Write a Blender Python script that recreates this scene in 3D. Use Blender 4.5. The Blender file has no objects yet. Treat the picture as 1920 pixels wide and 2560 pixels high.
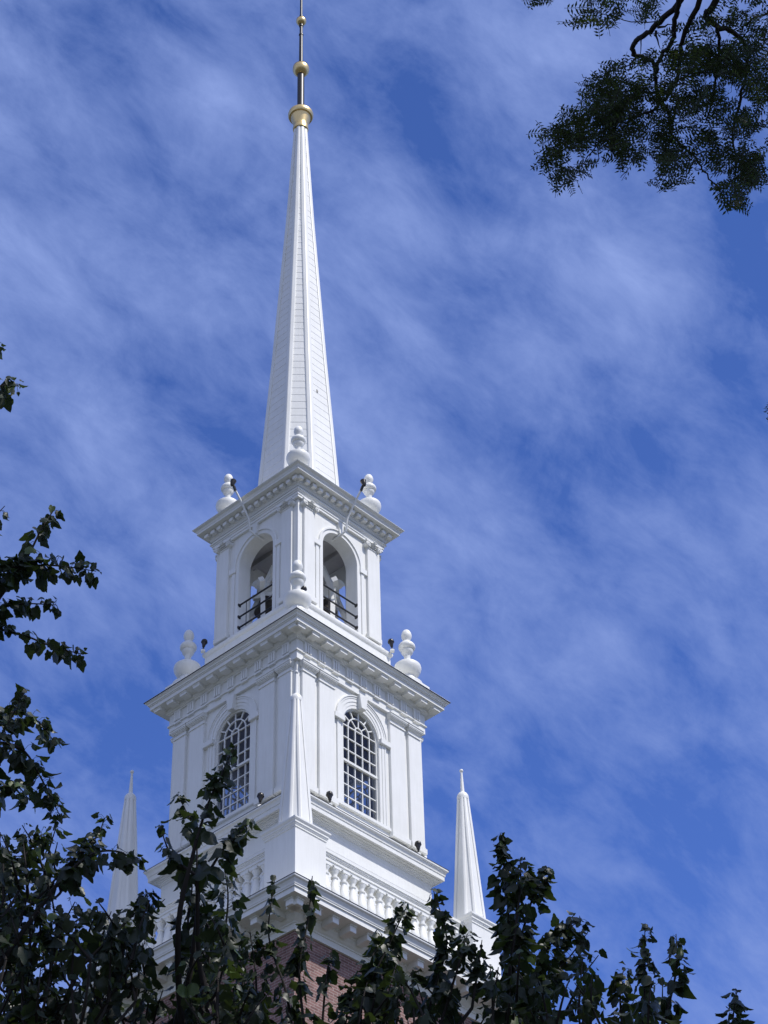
import bpy, bmesh, math, random
import numpy as np
from mathutils import Vector, Matrix
R = math.radians
scene = bpy.context.scene
col = scene.collection

# ------------------------------------------------------------------ camera
CAM = Vector((0.0, -40.0, 1.6))
FPX, PITCH, ROLL, YAW = 5478.0, 0.7177695, 0.0285944, 0.0517675      # focal length in photo pixels (1920 wide)
cy, sy, cp, sp, cr, sr = math.cos(YAW), math.sin(YAW), math.cos(PITCH), math.sin(PITCH), math.cos(ROLL), math.sin(ROLL)
_x = Vector((cy, -sy, 0)); _u = Vector((-sp * sy, -sp * cy, cp)); VD = Vector((cp * sy, cp * cy, sp))
VR = _x * cr - _u * sr; VU = _x * sr + _u * cr
cam_data = bpy.data.cameras.new("camera"); cam = bpy.data.objects.new("camera", cam_data); col.objects.link(cam)
cam_data.sensor_fit = 'HORIZONTAL'; cam_data.sensor_width = 36.0; cam_data.lens = 36.0 * FPX / 1920.0
cam_data.clip_start = 0.1; cam_data.clip_end = 6000
m = Matrix((VR, VU, -VD)).transposed().to_4x4(); m.translation = CAM
cam.matrix_world = m
scene.camera = cam

def at(px, py, dist):
    """world point at a given distance from the camera"""
    d = VD + VR * ((px - 960) / FPX) - VU * ((py - 1280) / FPX)
    return CAM + d.normalized() * dist

# ------------------------------------------------------------------ sun, sky, exposure
SUN_AZ = -34.0      # direction to the sun, degrees from +X
SUN_EL = 56.0
sun_dir = Vector((math.cos(R(SUN_AZ)) * math.cos(R(SUN_EL)), math.sin(R(SUN_AZ)) * math.cos(R(SUN_EL)), math.sin(R(SUN_EL))))
sl = bpy.data.lights.new("sun", 'SUN'); sl.energy = 4.1; sl.angle = R(0.53); sl.color = (1.0, 0.965, 0.92)
so = bpy.data.objects.new("sun", sl); col.objects.link(so)
so.rotation_euler = sun_dir.to_track_quat('Z', 'Y').to_euler(); so.location = (30, -60, 80)
scene.view_settings.view_transform = 'Standard'; scene.view_settings.look = 'None'
scene.view_settings.exposure = 0.06; scene.view_settings.gamma = 1.0; scene.view_settings.use_curve_mapping = False

def nd(nt, typ, **kw):
    n = nt.nodes.new(typ)
    for k, v in kw.items():
        if k.startswith('i_'):
            n.inputs[k[2:].replace('_', ' ')].default_value = v
        else:
            setattr(n, k, v)
    return n

def mth(nt, op, a, b=None, c=None, clamp=False):
    n = nt.nodes.new('ShaderNodeMath'); n.operation = op; n.use_clamp = clamp
    for i, v in enumerate((a, b, c)):
        if v is None: continue
        if isinstance(v, (int, float)): n.inputs[i].default_value = v
        else: nt.links.new(v, n.inputs[i])
    return n.outputs[0]

def build_world():
    w = bpy.data.worlds.new("World"); scene.world = w; w.use_nodes = True
    nt = w.node_tree; L = nt.links; nt.nodes.clear()
    out = nd(nt, 'ShaderNodeOutputWorld'); bg = nd(nt, 'ShaderNodeBackground')
    bg.inputs['Strength'].default_value = 0.12
    sky = nd(nt, 'ShaderNodeTexSky'); sky.sky_type = 'NISHITA'; sky.sun_disc = False
    sky.sun_elevation = R(SUN_EL); sky.sun_rotation = R(90 - SUN_AZ); sky.altitude = 100; sky.air_density = 1.0; sky.dust_density = 0.4; sky.ozone_density = 2.5
    tint = nd(nt, 'ShaderNodeMix', data_type='RGBA', blend_type='MULTIPLY'); tint.inputs[0].default_value = 1.0
    L.new(sky.outputs[0], tint.inputs[6]); 
    geo = nd(nt, 'ShaderNodeTexCoord')
    sep = nd(nt, 'ShaderNodeSeparateXYZ'); L.new(geo.outputs['Generated'], sep.inputs[0])
    hi = nd(nt, 'ShaderNodeMapRange'); L.new(sep.outputs[2], hi.inputs[0]); hi.inputs[1].default_value = 0.45; hi.inputs[2].default_value = 0.84      # deeper blue towards the zenith
    tm = nd(nt, 'ShaderNodeMix', data_type='RGBA'); L.new(hi.outputs[0], tm.inputs[0]); tm.inputs[6].default_value = SKY_TINT; tm.inputs[7].default_value = SKY_TINT_HIGH; L.new(tm.outputs[2], tint.inputs[7])
    # flat coordinates on the sky dome about one fixed direction in the north
    def dot(v):
        n = nd(nt, 'ShaderNodeVectorMath', operation='DOT_PRODUCT'); L.new(geo.outputs['Generated'], n.inputs[0]); n.inputs[1].default_value = v; return n.outputs['Value']
    el = R(41.0); px = dot((math.cos(R(3)), -math.sin(R(3)), 0)); py = dot((-math.sin(el) * math.sin(R(3)), -math.sin(el) * math.cos(R(3)), math.cos(el)))
    comb = nd(nt, 'ShaderNodeCombineXYZ'); L.new(px, comb.inputs[0]); L.new(py, comb.inputs[1])
    def noise(scale, rot, sx, sy_, detail, rough, dist, off):
        mp = nd(nt, 'ShaderNodeMapping'); mp.vector_type = 'TEXTURE'; L.new(comb.outputs[0], mp.inputs[0])
        mp.inputs['Rotation'].default_value = (0, 0, R(rot)); mp.inputs['Scale'].default_value = (sx, sy_, 1); mp.inputs['Location'].default_value = (off, off * 0.7, 0)
        n = nd(nt, 'ShaderNodeTexNoise'); n.inputs['Scale'].default_value = scale; n.inputs['Detail'].default_value = detail
        n.inputs['Roughness'].default_value = rough; n.inputs['Distortion'].default_value = dist
        L.new(mp.outputs[0], n.inputs['Vector']); return n.outputs[0]
    big = noise(9.0, -38, 1.4, 1.0, 5, 0.55, 0.4, 3.1)
    mid = noise(24.0, -48, 1.5, 1.0, 8, 0.62, 0.35, 7.7)
    fine = noise(62.0, -36, 2.1, 1.0, 8, 0.66, 0.35, 1.3)
    s = mth(nt, 'ADD', mth(nt, 'MULTIPLY', big, 0.36), mth(nt, 'ADD', mth(nt, 'MULTIPLY', mid, 0.60), mth(nt, 'MULTIPLY', fine, 0.25)))
    # broad thick and thin places of the cirrus sheet
    for (bx, by, ex, ey, rot, amp) in CLOUD_BLOBS:
        bx, by, ex, ey = (bx - 960) / FPX, (1280 - by) / FPX, ex / FPX, ey / FPX; c_, s_ = math.cos(R(rot)), math.sin(R(rot))
        qx = mth(nt, 'SUBTRACT', px, bx); qy = mth(nt, 'SUBTRACT', py, by)
        ax = mth(nt, 'ADD', mth(nt, 'MULTIPLY', qx, c_ / ex), mth(nt, 'MULTIPLY', qy, s_ / ex)); ay = mth(nt, 'ADD', mth(nt, 'MULTIPLY', qx, -s_ / ey), mth(nt, 'MULTIPLY', qy, c_ / ey))
        r2 = mth(nt, 'ADD', mth(nt, 'MULTIPLY', ax, ax), mth(nt, 'MULTIPLY', ay, ay))
        g = mth(nt, 'MULTIPLY', mth(nt, 'EXPONENT', mth(nt, 'MULTIPLY', r2, -1.0)), amp)
        s = mth(nt, 'ADD', s, g)
    mr = nd(nt, 'ShaderNodeMapRange'); mr.interpolation_type = 'LINEAR'
    L.new(s, mr.inputs[0]); mr.inputs[1].default_value = CLOUD_LO; mr.inputs[2].default_value = CLOUD_HI; mr.inputs[3].default_value = 0.0; mr.inputs[4].default_value = CLOUD_MAX
    # unseen bright cloud added behind the viewer to lift the shaded faces
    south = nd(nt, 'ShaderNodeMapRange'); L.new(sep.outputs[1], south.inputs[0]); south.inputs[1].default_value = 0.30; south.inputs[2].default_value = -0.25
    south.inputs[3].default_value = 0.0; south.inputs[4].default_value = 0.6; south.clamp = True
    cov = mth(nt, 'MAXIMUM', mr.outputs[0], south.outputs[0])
    cb = nd(nt, 'ShaderNodeMix', data_type='RGBA'); L.new(south.outputs[0], cb.inputs[0]); cb.inputs[6].default_value = CLOUD_COL; cb.inputs[7].default_value = CLOUD_SOUTH_FILL
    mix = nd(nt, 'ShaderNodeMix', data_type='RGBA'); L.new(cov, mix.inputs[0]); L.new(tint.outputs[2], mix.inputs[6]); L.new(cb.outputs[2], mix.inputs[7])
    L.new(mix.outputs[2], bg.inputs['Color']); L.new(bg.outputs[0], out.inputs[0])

SKY_TINT = (0.60, 0.80, 1.46, 1)
SKY_TINT_HIGH = (0.48, 0.67, 1.20, 1)
CLOUD_COL = (2.3, 3.15, 6.3, 1)
CLOUD_SOUTH_FILL = (6.3, 6.3, 6.1, 1)
CLOUD_LO, CLOUD_HI, CLOUD_MAX = 0.455, 0.865, 0.97
CLOUD_BLOBS = [(330, 110, 120, 150, 20, -.10), (480, 50, 120, 40, -35, -.16), (60, 40, 160, 60, 0, -.04), (570, 240, 110, 60, -25, .10), (250, 620, 330, 130, -15, .10), (40, 480, 90, 260, 0, .06), (540, 660, 120, 90, 0, .06), (370, 430, 120, 90, -30, -.07),
    (985, 165, 180, 80, -38, -.105), (1085, 390, 60, 150, 25, -.10), (760, 320, 260, 90, -35, .10), (900, 430, 170, 80, -42, .09), (1050, 600, 130, 100, -35, .10), (1240, 530, 150, 45, -15, -.10), (1200, 710, 160, 60, -10, -.09),
    (1400, 110, 270, 170, 0, .10), (1540, 690, 300, 85, -30, .12), (1330, 850, 150, 70, -20, .06), (1850, 880, 110, 260, 0, -.16), (1880, 640, 80, 180, 0, -.10), (950, 1020, 130, 70, -15, .08), (1240, 1080, 170, 70, -20, -.12), (1600, 1130, 260, 110, -15, -.05),
    (1420, 1400, 400, 160, -15, .03), (200, 1000, 300, 260, 0, .05), (420, 1400, 130, 130, 0, .06), (340, 1760, 200, 150, 0, -.09), (450, 2000, 200, 220, 0, -.08), (1350, 2150, 800, 330, 0, -.11), (1150, 1800, 260, 160, 0, -.04), (1480, 1800, 480, 260, -10, -.08), (1500, 2170, 90, 30, -10, .10)]
build_world()

# ------------------------------------------------------------------ materials
def newmat(name):
    mt = bpy.data.materials.new(name); mt.use_nodes = True; nt = mt.node_tree
    return mt, nt, nt.nodes['Principled BSDF']

def white_paint(name, base=(0.81, 0.812, 0.785), rough=0.45, boards=False):
    mt, nt, b = newmat(name); L = nt.links
    tc = nd(nt, 'ShaderNodeTexCoord')
    n1 = nd(nt, 'ShaderNodeTexNoise'); n1.inputs['Scale'].default_value = 1.3; n1.inputs['Detail'].default_value = 6; L.new(tc.outputs['Object'], n1.inputs['Vector'])
    mp = nd(nt, 'ShaderNodeMapping'); mp.inputs['Scale'].default_value = (9, 9, 0.8); L.new(tc.outputs['Object'], mp.inputs[0])
    n2 = nd(nt, 'ShaderNodeTexNoise'); n2.inputs['Scale'].default_value = 1.6; n2.inputs['Detail'].default_value = 8; n2.inputs['Roughness'].default_value = 0.65; L.new(mp.outputs[0], n2.inputs['Vector'])
    r1 = nd(nt, 'ShaderNodeMapRange'); L.new(n2.outputs[0], r1.inputs[0]); r1.inputs[1].default_value = 0.30; r1.inputs[2].default_value = 0.62; r1.inputs[3].default_value = 0.935; r1.inputs[4].default_value = 1.0
    r2 = nd(nt, 'ShaderNodeMapRange'); L.new(n1.outputs[0], r2.inputs[0]); r2.inputs[1].default_value = 0.3; r2.inputs[2].default_value = 0.7; r2.inputs[3].default_value = 0.95; r2.inputs[4].default_value = 1.02
    f = mth(nt, 'MULTIPLY', r1.outputs[0], r2.outputs[0])
    mx = nd(nt, 'ShaderNodeMix', data_type='RGBA', blend_type='MULTIPLY'); mx.inputs[0].default_value = 1; mx.inputs[6].default_value = (*base, 1)
    cmb = nd(nt, 'ShaderNodeCombineColor'); L.new(f, cmb.inputs[0]); L.new(f, cmb.inputs[1]); L.new(mth(nt, 'POWER', f, 1.15), cmb.inputs[2])
    L.new(cmb.outputs[0], mx.inputs[7]); L.new(mx.outputs[2], b.inputs['Base Color'])
    b.inputs['Roughness'].default_value = rough; b.inputs['Specular IOR Level'].default_value = 0.35
    n3 = nd(nt, 'ShaderNodeTexNoise'); n3.inputs['Scale'].default_value = 7; n3.inputs['Detail'].default_value = 5; L.new(tc.outputs['Object'], n3.inputs['Vector'])
    bm_ = nd(nt, 'ShaderNodeBump'); bm_.inputs['Strength'].default_value = 0.10; bm_.inputs['Distance'].default_value = 0.012; L.new(n3.outputs[0], bm_.inputs['Height'])
    L.new(bm_.outputs[0], b.inputs['Normal'])
    return mt

def plain(name, base, rough=0.5, metal=0.0, var=0.25, scale=6.0):
    mt, nt, b = newmat(name); L = nt.links
    tc = nd(nt, 'ShaderNodeTexCoord'); n = nd(nt, 'ShaderNodeTexNoise'); n.inputs['Scale'].default_value = scale; n.inputs['Detail'].default_value = 6
    L.new(tc.outputs['Object'], n.inputs['Vector'])
    rmp = nd(nt, 'ShaderNodeMix', data_type='RGBA'); L.new(n.outputs[0], rmp.inputs[0])
    rmp.inputs[6].default_value = (*[c * (1 - var) for c in base], 1); rmp.inputs[7].default_value = (*[min(1, c * (1 + var)) for c in base], 1)
    L.new(rmp.outputs[2], b.inputs['Base Color']); b.inputs['Roughness'].default_value = rough; b.inputs['Metallic'].default_value = metal
    return mt

def brick_mat():
    mt, nt, b = newmat('red_brick'); L = nt.links
    tc = nd(nt, 'ShaderNodeTexCoord'); sp_ = nd(nt, 'ShaderNodeSeparateXYZ'); L.new(tc.outputs['Object'], sp_.inputs[0])
    u = mth(nt, 'ADD', sp_.outputs[0], sp_.outputs[1]); cmb = nd(nt, 'ShaderNodeCombineXYZ'); L.new(u, cmb.inputs[0]); L.new(sp_.outputs[2], cmb.inputs[1])
    bt = nd(nt, 'ShaderNodeTexBrick'); L.new(cmb.outputs[0], bt.inputs['Vector']); bt.inputs['Scale'].default_value = 1.0
    bt.inputs['Brick Width'].default_value = 0.205; bt.inputs['Row Height'].default_value = 0.0585; bt.inputs['Mortar Size'].default_value = 0.005; bt.inputs['Mortar Smooth'].default_value = 0.2
    bt.inputs['Color1'].default_value = (0.27, 0.150, 0.130, 1); bt.inputs['Color2'].default_value = (0.16, 0.080, 0.072, 1); bt.inputs['Mortar'].default_value = (0.44, 0.37, 0.34, 1); bt.inputs['Bias'].default_value = -0.1
    n = nd(nt, 'ShaderNodeTexNoise'); n.inputs['Scale'].default_value = 3.0; n.inputs['Detail'].default_value = 8; L.new(tc.outputs['Object'], n.inputs['Vector'])
    mx = nd(nt, 'ShaderNodeMix', data_type='RGBA', blend_type='MULTIPLY'); mx.inputs[0].default_value = 0.55; L.new(bt.outputs[0], mx.inputs[6])
    rr = nd(nt, 'ShaderNodeMapRange'); L.new(n.outputs[0], rr.inputs[0]); rr.inputs[1].default_value = 0.3; rr.inputs[2].default_value = 0.7; rr.inputs[3].default_value = 0.45; rr.inputs[4].default_value = 1.3
    cc = nd(nt, 'ShaderNodeCombineColor'); [L.new(rr.outputs[0], cc.inputs[i]) for i in range(3)]; L.new(cc.outputs[0], mx.inputs[7])
    L.new(mx.outputs[2], b.inputs['Base Color']); b.inputs['Roughness'].default_value = 0.9
    bp = nd(nt, 'ShaderNodeBump'); bp.inputs['Strength'].default_value = 0.6; bp.inputs['Distance'].default_value = 0.01; bp.invert = True; L.new(bt.outputs['Fac'], bp.inputs['Height']); L.new(bp.outputs[0], b.inputs['Normal'])
    return mt

def glass_mat():
    mt = bpy.data.materials.new('window_glass'); mt.use_nodes = True; nt = mt.node_tree; L = nt.links; nt.nodes.clear()
    out = nd(nt, 'ShaderNodeOutputMaterial'); tr = nd(nt, 'ShaderNodeBsdfTransparent'); tr.inputs[0].default_value = (0.72, 0.74, 0.76, 1)
    gl = nd(nt, 'ShaderNodeBsdfGlossy'); gl.inputs['Roughness'].default_value = 0.02; gl.inputs[0].default_value = (0.9, 0.9, 0.92, 1)
    mx = nd(nt, 'ShaderNodeMixShader'); mx.inputs[0].default_value = 0.05; L.new(tr.outputs[0], mx.inputs[1]); L.new(gl.outputs[0], mx.inputs[2]); L.new(mx.outputs[0], out.inputs[0])
    tc = nd(nt, 'ShaderNodeTexCoord'); n = nd(nt, 'ShaderNodeTexNoise'); n.inputs['Scale'].default_value = 4; L.new(tc.outputs['Object'], n.inputs['Vector'])
    bp = nd(nt, 'ShaderNodeBump'); bp.inputs['Strength'].default_value = 0.08; L.new(n.outputs[0], bp.inputs['Height']); L.new(bp.outputs[0], gl.inputs['Normal'])
    return mt

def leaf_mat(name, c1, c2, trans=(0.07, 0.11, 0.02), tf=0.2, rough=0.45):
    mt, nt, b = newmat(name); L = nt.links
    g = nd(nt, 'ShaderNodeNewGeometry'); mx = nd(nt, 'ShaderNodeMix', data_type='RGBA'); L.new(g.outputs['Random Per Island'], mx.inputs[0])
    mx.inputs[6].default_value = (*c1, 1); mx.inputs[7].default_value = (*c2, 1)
    backlit = mth(nt, 'GREATER_THAN', g.outputs['Random Per Island'], 0.91); m2 = nd(nt, 'ShaderNodeMix', data_type='RGBA'); L.new(backlit, m2.inputs[0]); L.new(mx.outputs[2], m2.inputs[6]); m2.inputs[7].default_value = (c2[0] * 1.7, c2[1] * 2.0, c2[2] * 0.8, 1)      # a few leaves coloured brighter and yellower, as if light shone through
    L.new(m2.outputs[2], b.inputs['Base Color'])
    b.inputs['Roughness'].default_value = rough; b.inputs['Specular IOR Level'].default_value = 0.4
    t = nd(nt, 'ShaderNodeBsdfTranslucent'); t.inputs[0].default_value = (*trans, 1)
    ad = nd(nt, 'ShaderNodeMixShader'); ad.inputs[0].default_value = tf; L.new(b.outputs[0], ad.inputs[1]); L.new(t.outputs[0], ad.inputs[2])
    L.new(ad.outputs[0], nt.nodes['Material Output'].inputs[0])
    return mt

M = dict(
    white=white_paint('white_paint'), wood=white_paint('white_painted_boards', (0.79, 0.795, 0.77), 0.5),
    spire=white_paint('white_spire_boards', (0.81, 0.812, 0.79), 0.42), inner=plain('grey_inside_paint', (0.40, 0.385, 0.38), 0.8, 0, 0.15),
    dark=plain('lead_drip_edge', (0.05, 0.05, 0.055), 0.5), black=plain('black_iron', (0.012, 0.012, 0.013), 0.4), pole=plain('dark_pole_paint', (0.012, 0.012, 0.014), 0.42, 0.0),
    gold=plain('gilded_metal', (0.80, 0.60, 0.28), 0.36, 0.8, 0.12, 3), bronze=plain('dark_bronze', (0.035, 0.03, 0.025), 0.45, 0.5), lamp=plain('dark_lamp_metal', (0.03, 0.027, 0.025), 0.25, 0.3),
    brick=brick_mat(), glass=glass_mat(),
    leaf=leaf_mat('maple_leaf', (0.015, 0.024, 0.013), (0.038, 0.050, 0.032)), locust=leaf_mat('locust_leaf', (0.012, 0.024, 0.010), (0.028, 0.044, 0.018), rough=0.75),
    bark=plain('dark_bark', (0.020, 0.016, 0.014), 0.9, 0, 0.4, 14),
    ground=plain('lawn_and_soil', (0.05, 0.052, 0.036), 0.95, 0, 0.5, 0.6),
)

# ------------------------------------------------------------------ mesh builder
class MB:
    def __init__(s): s.v = []; s.f = []; s.k = 0
    def _add(s, vs, fs):
        o = len(s.v); c, d = ((1, 0), (0, 1), (-1, 0), (0, -1))[s.k % 4]     # quarter turns about the tower axis
        s.v += [(c * x - d * y, d * x + c * y, z) for x, y, z in vs]; s.f += [tuple(i + o for i in f) for f in fs]
    def box(s, x0, x1, y0, y1, z0, z1):
        s._add([(x0, y0, z0), (x1, y0, z0), (x1, y1, z0), (x0, y1, z0), (x0, y0, z1), (x1, y0, z1), (x1, y1, z1), (x0, y1, z1)],
               [(3, 2, 1, 0), (4, 5, 6, 7), (0, 1, 5, 4), (1, 2, 6, 5), (2, 3, 7, 6), (3, 0, 4, 7)])
    def ring(s, prof, cx=0, cyy=0, cap=True):
        """square moulding: profile of (half width, z) carried round a square"""
        vs = []; fs = []
        for h, z in prof: vs += [(cx + h, cyy - h, z), (cx + h, cyy + h, z), (cx - h, cyy + h, z), (cx - h, cyy - h, z)]
        for i in range(len(prof) - 1):
            for j in range(4): a = i * 4 + j; b = i * 4 + (j + 1) % 4; fs.append((a, b, b + 4, a + 4))
        if cap: fs.append((3, 2, 1, 0)); e = len(prof) * 4 - 4; fs.append((e, e + 1, e + 2, e + 3))
        s._add(vs, fs)
    def lathe(s, prof, cx=0, cyy=0, n=28, caps=True):
        vs = []; fs = []
        for r, z in prof:
            for j in range(n): a = 2 * math.pi * j / n; vs.append((cx + r * math.cos(a), cyy + r * math.sin(a), z))
        for i in range(len(prof) - 1):
            for j in range(n): a = i * n + j; b = i * n + (j + 1) % n; fs.append((a, b, b + n, a + n))
        if caps: fs.append(tuple(range(n - 1, -1, -1))); e = (len(prof) - 1) * n; fs.append(tuple(range(e, e + n)))
        s._add(vs, fs)
    def loft(s, rows, closed=True, caps=True):
        n = len(rows[0]); vs = [p for r in rows for p in r]; fs = []
        for i in range(len(rows) - 1):
            for j in range(n if closed else n - 1): a = i * n + j; b = i * n + (j + 1) % n; fs.append((a, b, b + n, a + n))
        if caps and closed: fs.append(tuple(range(n - 1, -1, -1))); e = (len(rows) - 1) * n; fs.append(tuple(range(e, e + n)))
        s._add(vs, fs)
    def tube(s, pts, rad, n=8):
        pts = [Vector(p) for p in pts]; rows = []
        rad = rad if isinstance(rad, (list, tuple)) else [rad] * len(pts)
        up = Vector((0.31, 0.17, 0.93))
        for i, p in enumerate(pts):
            t = (pts[min(i + 1, len(pts) - 1)] - pts[max(i - 1, 0)]).normalized()
            a = t.cross(up); a = a.normalized() if a.length > 1e-3 else Vector((1, 0, 0)); b = t.cross(a)
            rows.append([tuple(p + (a * math.cos(2 * math.pi * j / n) + b * math.sin(2 * math.pi * j / n)) * rad[i]) for j in range(n)])
        s.loft(rows)
    def prism_x(s, poly, x0, x1):
        """polygon of (y, z) points, extruded along x"""
        n = len(poly); vs = [(x0, y, z) for y, z in poly] + [(x1, y, z) for y, z in poly]
        s._add(vs, [tuple(range(n - 1, -1, -1)), tuple(range(n, 2 * n))] + [(j, (j + 1) % n, (j + 1) % n + n, j + n) for j in range(n)])
    def band(s, a, b, x0, x1):
        """two matching rows of (y, z) points (inner and outer edge) as a raised band between x0 and x1"""
        n = len(a); vs = [(x1, *p) for p in a] + [(x1, *p) for p in b] + [(x0, *p) for p in a] + [(x0, *p) for p in b]; fs = []
        for i in range(n - 1):
            fs += [(i, i + 1, n + i + 1, n + i), (2 * n + i + 1, 2 * n + i, 3 * n + i, 3 * n + i + 1), (i + 1, i, 2 * n + i, 2 * n + i + 1), (n + i, n + i + 1, 3 * n + i + 1, 3 * n + i)]
        fs += [(0, n, 3 * n, 2 * n), (2 * n - 1, n - 1, 3 * n - 1, 4 * n - 1)]
        s._add(vs, fs)
    def build(s, name, mat, parent=None, smooth=None, bevel=0.0, fix=True):
        me = bpy.data.meshes.new(name); me.from_pydata(s.v, [], s.f)
        if fix or bevel:
            bm = bmesh.new(); bm.from_mesh(me); bmesh.ops.recalc_face_normals(bm, faces=bm.faces)
            if bevel:
                es = [e for e in bm.edges if len(e.link_faces) == 2 and e.calc_face_angle(0) > 0.6]
                bmesh.ops.bevel(bm, geom=es, offset=bevel, segments=2, affect='EDGES', clamp_overlap=True)
            bm.to_mesh(me); bm.free()
        me.materials.append(mat)
        if smooth:
            for p in me.polygons: p.use_smooth = True
            me.set_sharp_from_angle(angle=R(smooth))
        o = bpy.data.objects.new(name, me); col.objects.link(o)
        if parent: o.parent = parent
        return o

def empty(name, loc=(0, 0, 0), rz=0.0, parent=None):
    o = bpy.data.objects.new(name, None); col.objects.link(o); o.location = loc; o.rotation_euler = (0, 0, rz); o.empty_display_size = 0.3
    if parent: o.parent = parent
    return o

def tag(o, label=None, cat=None, group=None, kind=None):
    if label: o['label'] = label
    if cat: o['category'] = cat
    if group: o['group'] = group
    if kind: o['kind'] = kind
    return o

def copy_tree(o, parent=None):
    c = o.copy(); col.objects.link(c)
    if parent: c.parent = parent
    for ch in [q for q in bpy.data.objects if q.parent == o]: copy_tree(ch, c)
    return c

# ------------------------------------------------------------------ ground
g = MB(); g.v = [(-900, -900, 0), (900, -900, 0), (900, 900, 0), (-900, 900, 0)]; g.f = [(0, 1, 2, 3)]
tag(g.build('ground', M['ground']), kind='structure')

# ------------------------------------------------------------------ church tower
TANG = -0.0071088 - math.pi / 4
tower = empty('church_tower', (0, 0, 0), TANG)
tag(tower, 'white wooden church steeple with arched belfry rising from a red brick tower', 'church tower')
FACES = (0, 3, 1, 2)          # right face, left face, the two far faces

# brick shaft
b = MB(); b.ring([(2.97, 0), (2.97, 22.6)]); b.build('brick_wall', M['brick'], tower)
# brick tower cornice
b = MB(); b.ring([(2.9, 22.56), (3.02, 22.56), (3.02, 22.68), (3.045, 22.69), (3.045, 22.715), (3.06, 22.725), (3.085, 22.745), (3.12, 22.80), (3.13, 22.85), (3.15, 22.86), (3.15, 22.90),
                  (3.20, 22.91), (3.53, 22.93), (3.53, 23.04), (3.555, 23.045), (3.555, 23.065), (3.565, 23.08), (3.575, 23.12), (3.60, 23.17), (3.63, 23.19), (3.635, 23.20), (3.635, 23.23)], cap=False)
lowc = b.build('lower_cornice', M['white'], tower)
b = MB(); b.ring([(3.63, 23.228), (3.645, 23.23), (3.645, 23.239), (3.62, 23.255)], cap=False); b.build('drip_edge', M['dark'], lowc)
b = MB(); b.ring([(3.62, 23.252), (3.1, 23.38), (2.0, 23.40)], cap=False); b.build('roof_flashing', M['white'], lowc)
b = MB(); b.box(3.13, 3.43, -0.085, 0.085, 22.775, 22.905); b.box(3.13, 3.45, -0.10, 0.10, 22.895, 22.93)
mod = b.build('modillion', M['white'], lowc, bevel=0.006)
first = True
for k in (0, 3):
    for i in range(-7, 8):
        o = mod if first else mod.copy()
        if not first: col.objects.link(o)
        first = False
        o.rotation_euler = (0, 0, k * math.pi / 2); d = Vector((0, i * 0.468, 0)); d.rotate(o.rotation_euler); o.location = d

# pedestals and pinnacles
PC = 2.554
def oct_row(lat, z, cx=0, cyy=0, grow=0.0):
    A, B = 0.9546 * lat + grow, 0.4596 * lat + grow * 0.414
    return [(cx + x, cyy + y, z) for x, y in ((A, -B), (A, B), (B, A), (-B, A), (-A, B), (-A, -B), (-B, -A), (B, -A))]
def oct_ribs(rows, w, out, j):
    """a batten along corner j of an eight sided spire; rows of (lat, z)"""
    res = []
    for lat, z in rows:
        ring = [Vector(p) for p in oct_row(lat, z)]; p = ring[j]; ta = (ring[j - 1] - p).normalized(); tb = (ring[(j + 1) % 8] - p).normalized(); n = Vector((p.x, p.y, 0)).normalized()
        wa = min(w, (ring[j - 1] - p).length * 0.42)
        wb = min(w, (ring[(j + 1) % 8] - p).length * 0.42)
        na = Vector((ta.y, -ta.x, 0)); na = na if na.dot(n) > 0 else -na
        nb = Vector((tb.y, -tb.x, 0)); nb = nb if nb.dot(n) > 0 else -nb
        o = out * min(1, wa / w + 0.2)
        res.append([tuple(p + ta * wa - na * .01), tuple(p + ta * wa + na * o * .8), tuple(p + ta * wa * .75 + na * o), tuple(p + n * o * 1.05 + ta * .01), tuple(p + n * o * 1.05 + tb * .01), tuple(p + tb * wb * .75 + nb * o), tuple(p + tb * wb + nb * o * .8), tuple(p + tb * wb - nb * .01)])
    return res

def make_pedestal():
    b = MB(); b.ring([(0.42, 23.35), (0.42, 24.86)]); p = b.build('pedestal', M['white'], tower)
    b = MB(); b.ring([(0.415, 24.845), (0.435, 24.85), (0.435, 24.885), (0.445, 24.895), (0.455, 24.925), (0.465, 24.93), (0.465, 24.965), (0.48, 24.985), (0.495, 25.01), (0.495, 25.045), (0.36, 25.075)])
    b.build('pedestal_cap', M['white'], p)
    return p
def make_pinnacle():
    rows = [(0.325, 25.05), (0.31, 25.3), (0.262, 26.0), (0.212, 26.75), (0.158, 27.55), (0.105, 28.26)]
    b = MB(); b.loft([oct_row(l, z) for l, z in rows]); p = b.build('pinnacle', M['spire'], tower)
    for j in range(8):
        b = MB(); b.loft(oct_ribs(rows, 0.05, 0.022, j)); b.build('rib', M['spire'], p)
    b = MB(); b.lathe([(0.105, 28.21), (0.130, 28.22), (0.134, 28.28), (0.124, 28.335), (0.095, 28.385), (0.06, 28.41), (0.048, 28.43)], n=20); b.build('dome_cap', M['spire'], p, smooth=40)
    b = MB(); b.lathe([(0.048, 28.41), (0.022, 28.97)], n=14); b.build('needle', M['spire'], p, smooth=40)
    b = MB(); b.lathe([(0.012, 28.945), (0.034, 28.96), (0.043, 28.99), (0.034, 29.02), (0.012, 29.036)], n=14); b.build('ball', M['spire'], p, smooth=60)
    return p
ped = make_pedestal(); pin = make_pinnacle()
for i, (sx, sy_) in enumerate(((1, -1), (1, 1), (-1, -1))):
    a = ped if i == 0 else copy_tree(ped, tower); q = pin if i == 0 else copy_tree(pin, tower)
    a.location = (sx * PC, sy_ * PC, 0); q.location = (sx * PC, sy_ * PC, 0)

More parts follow.
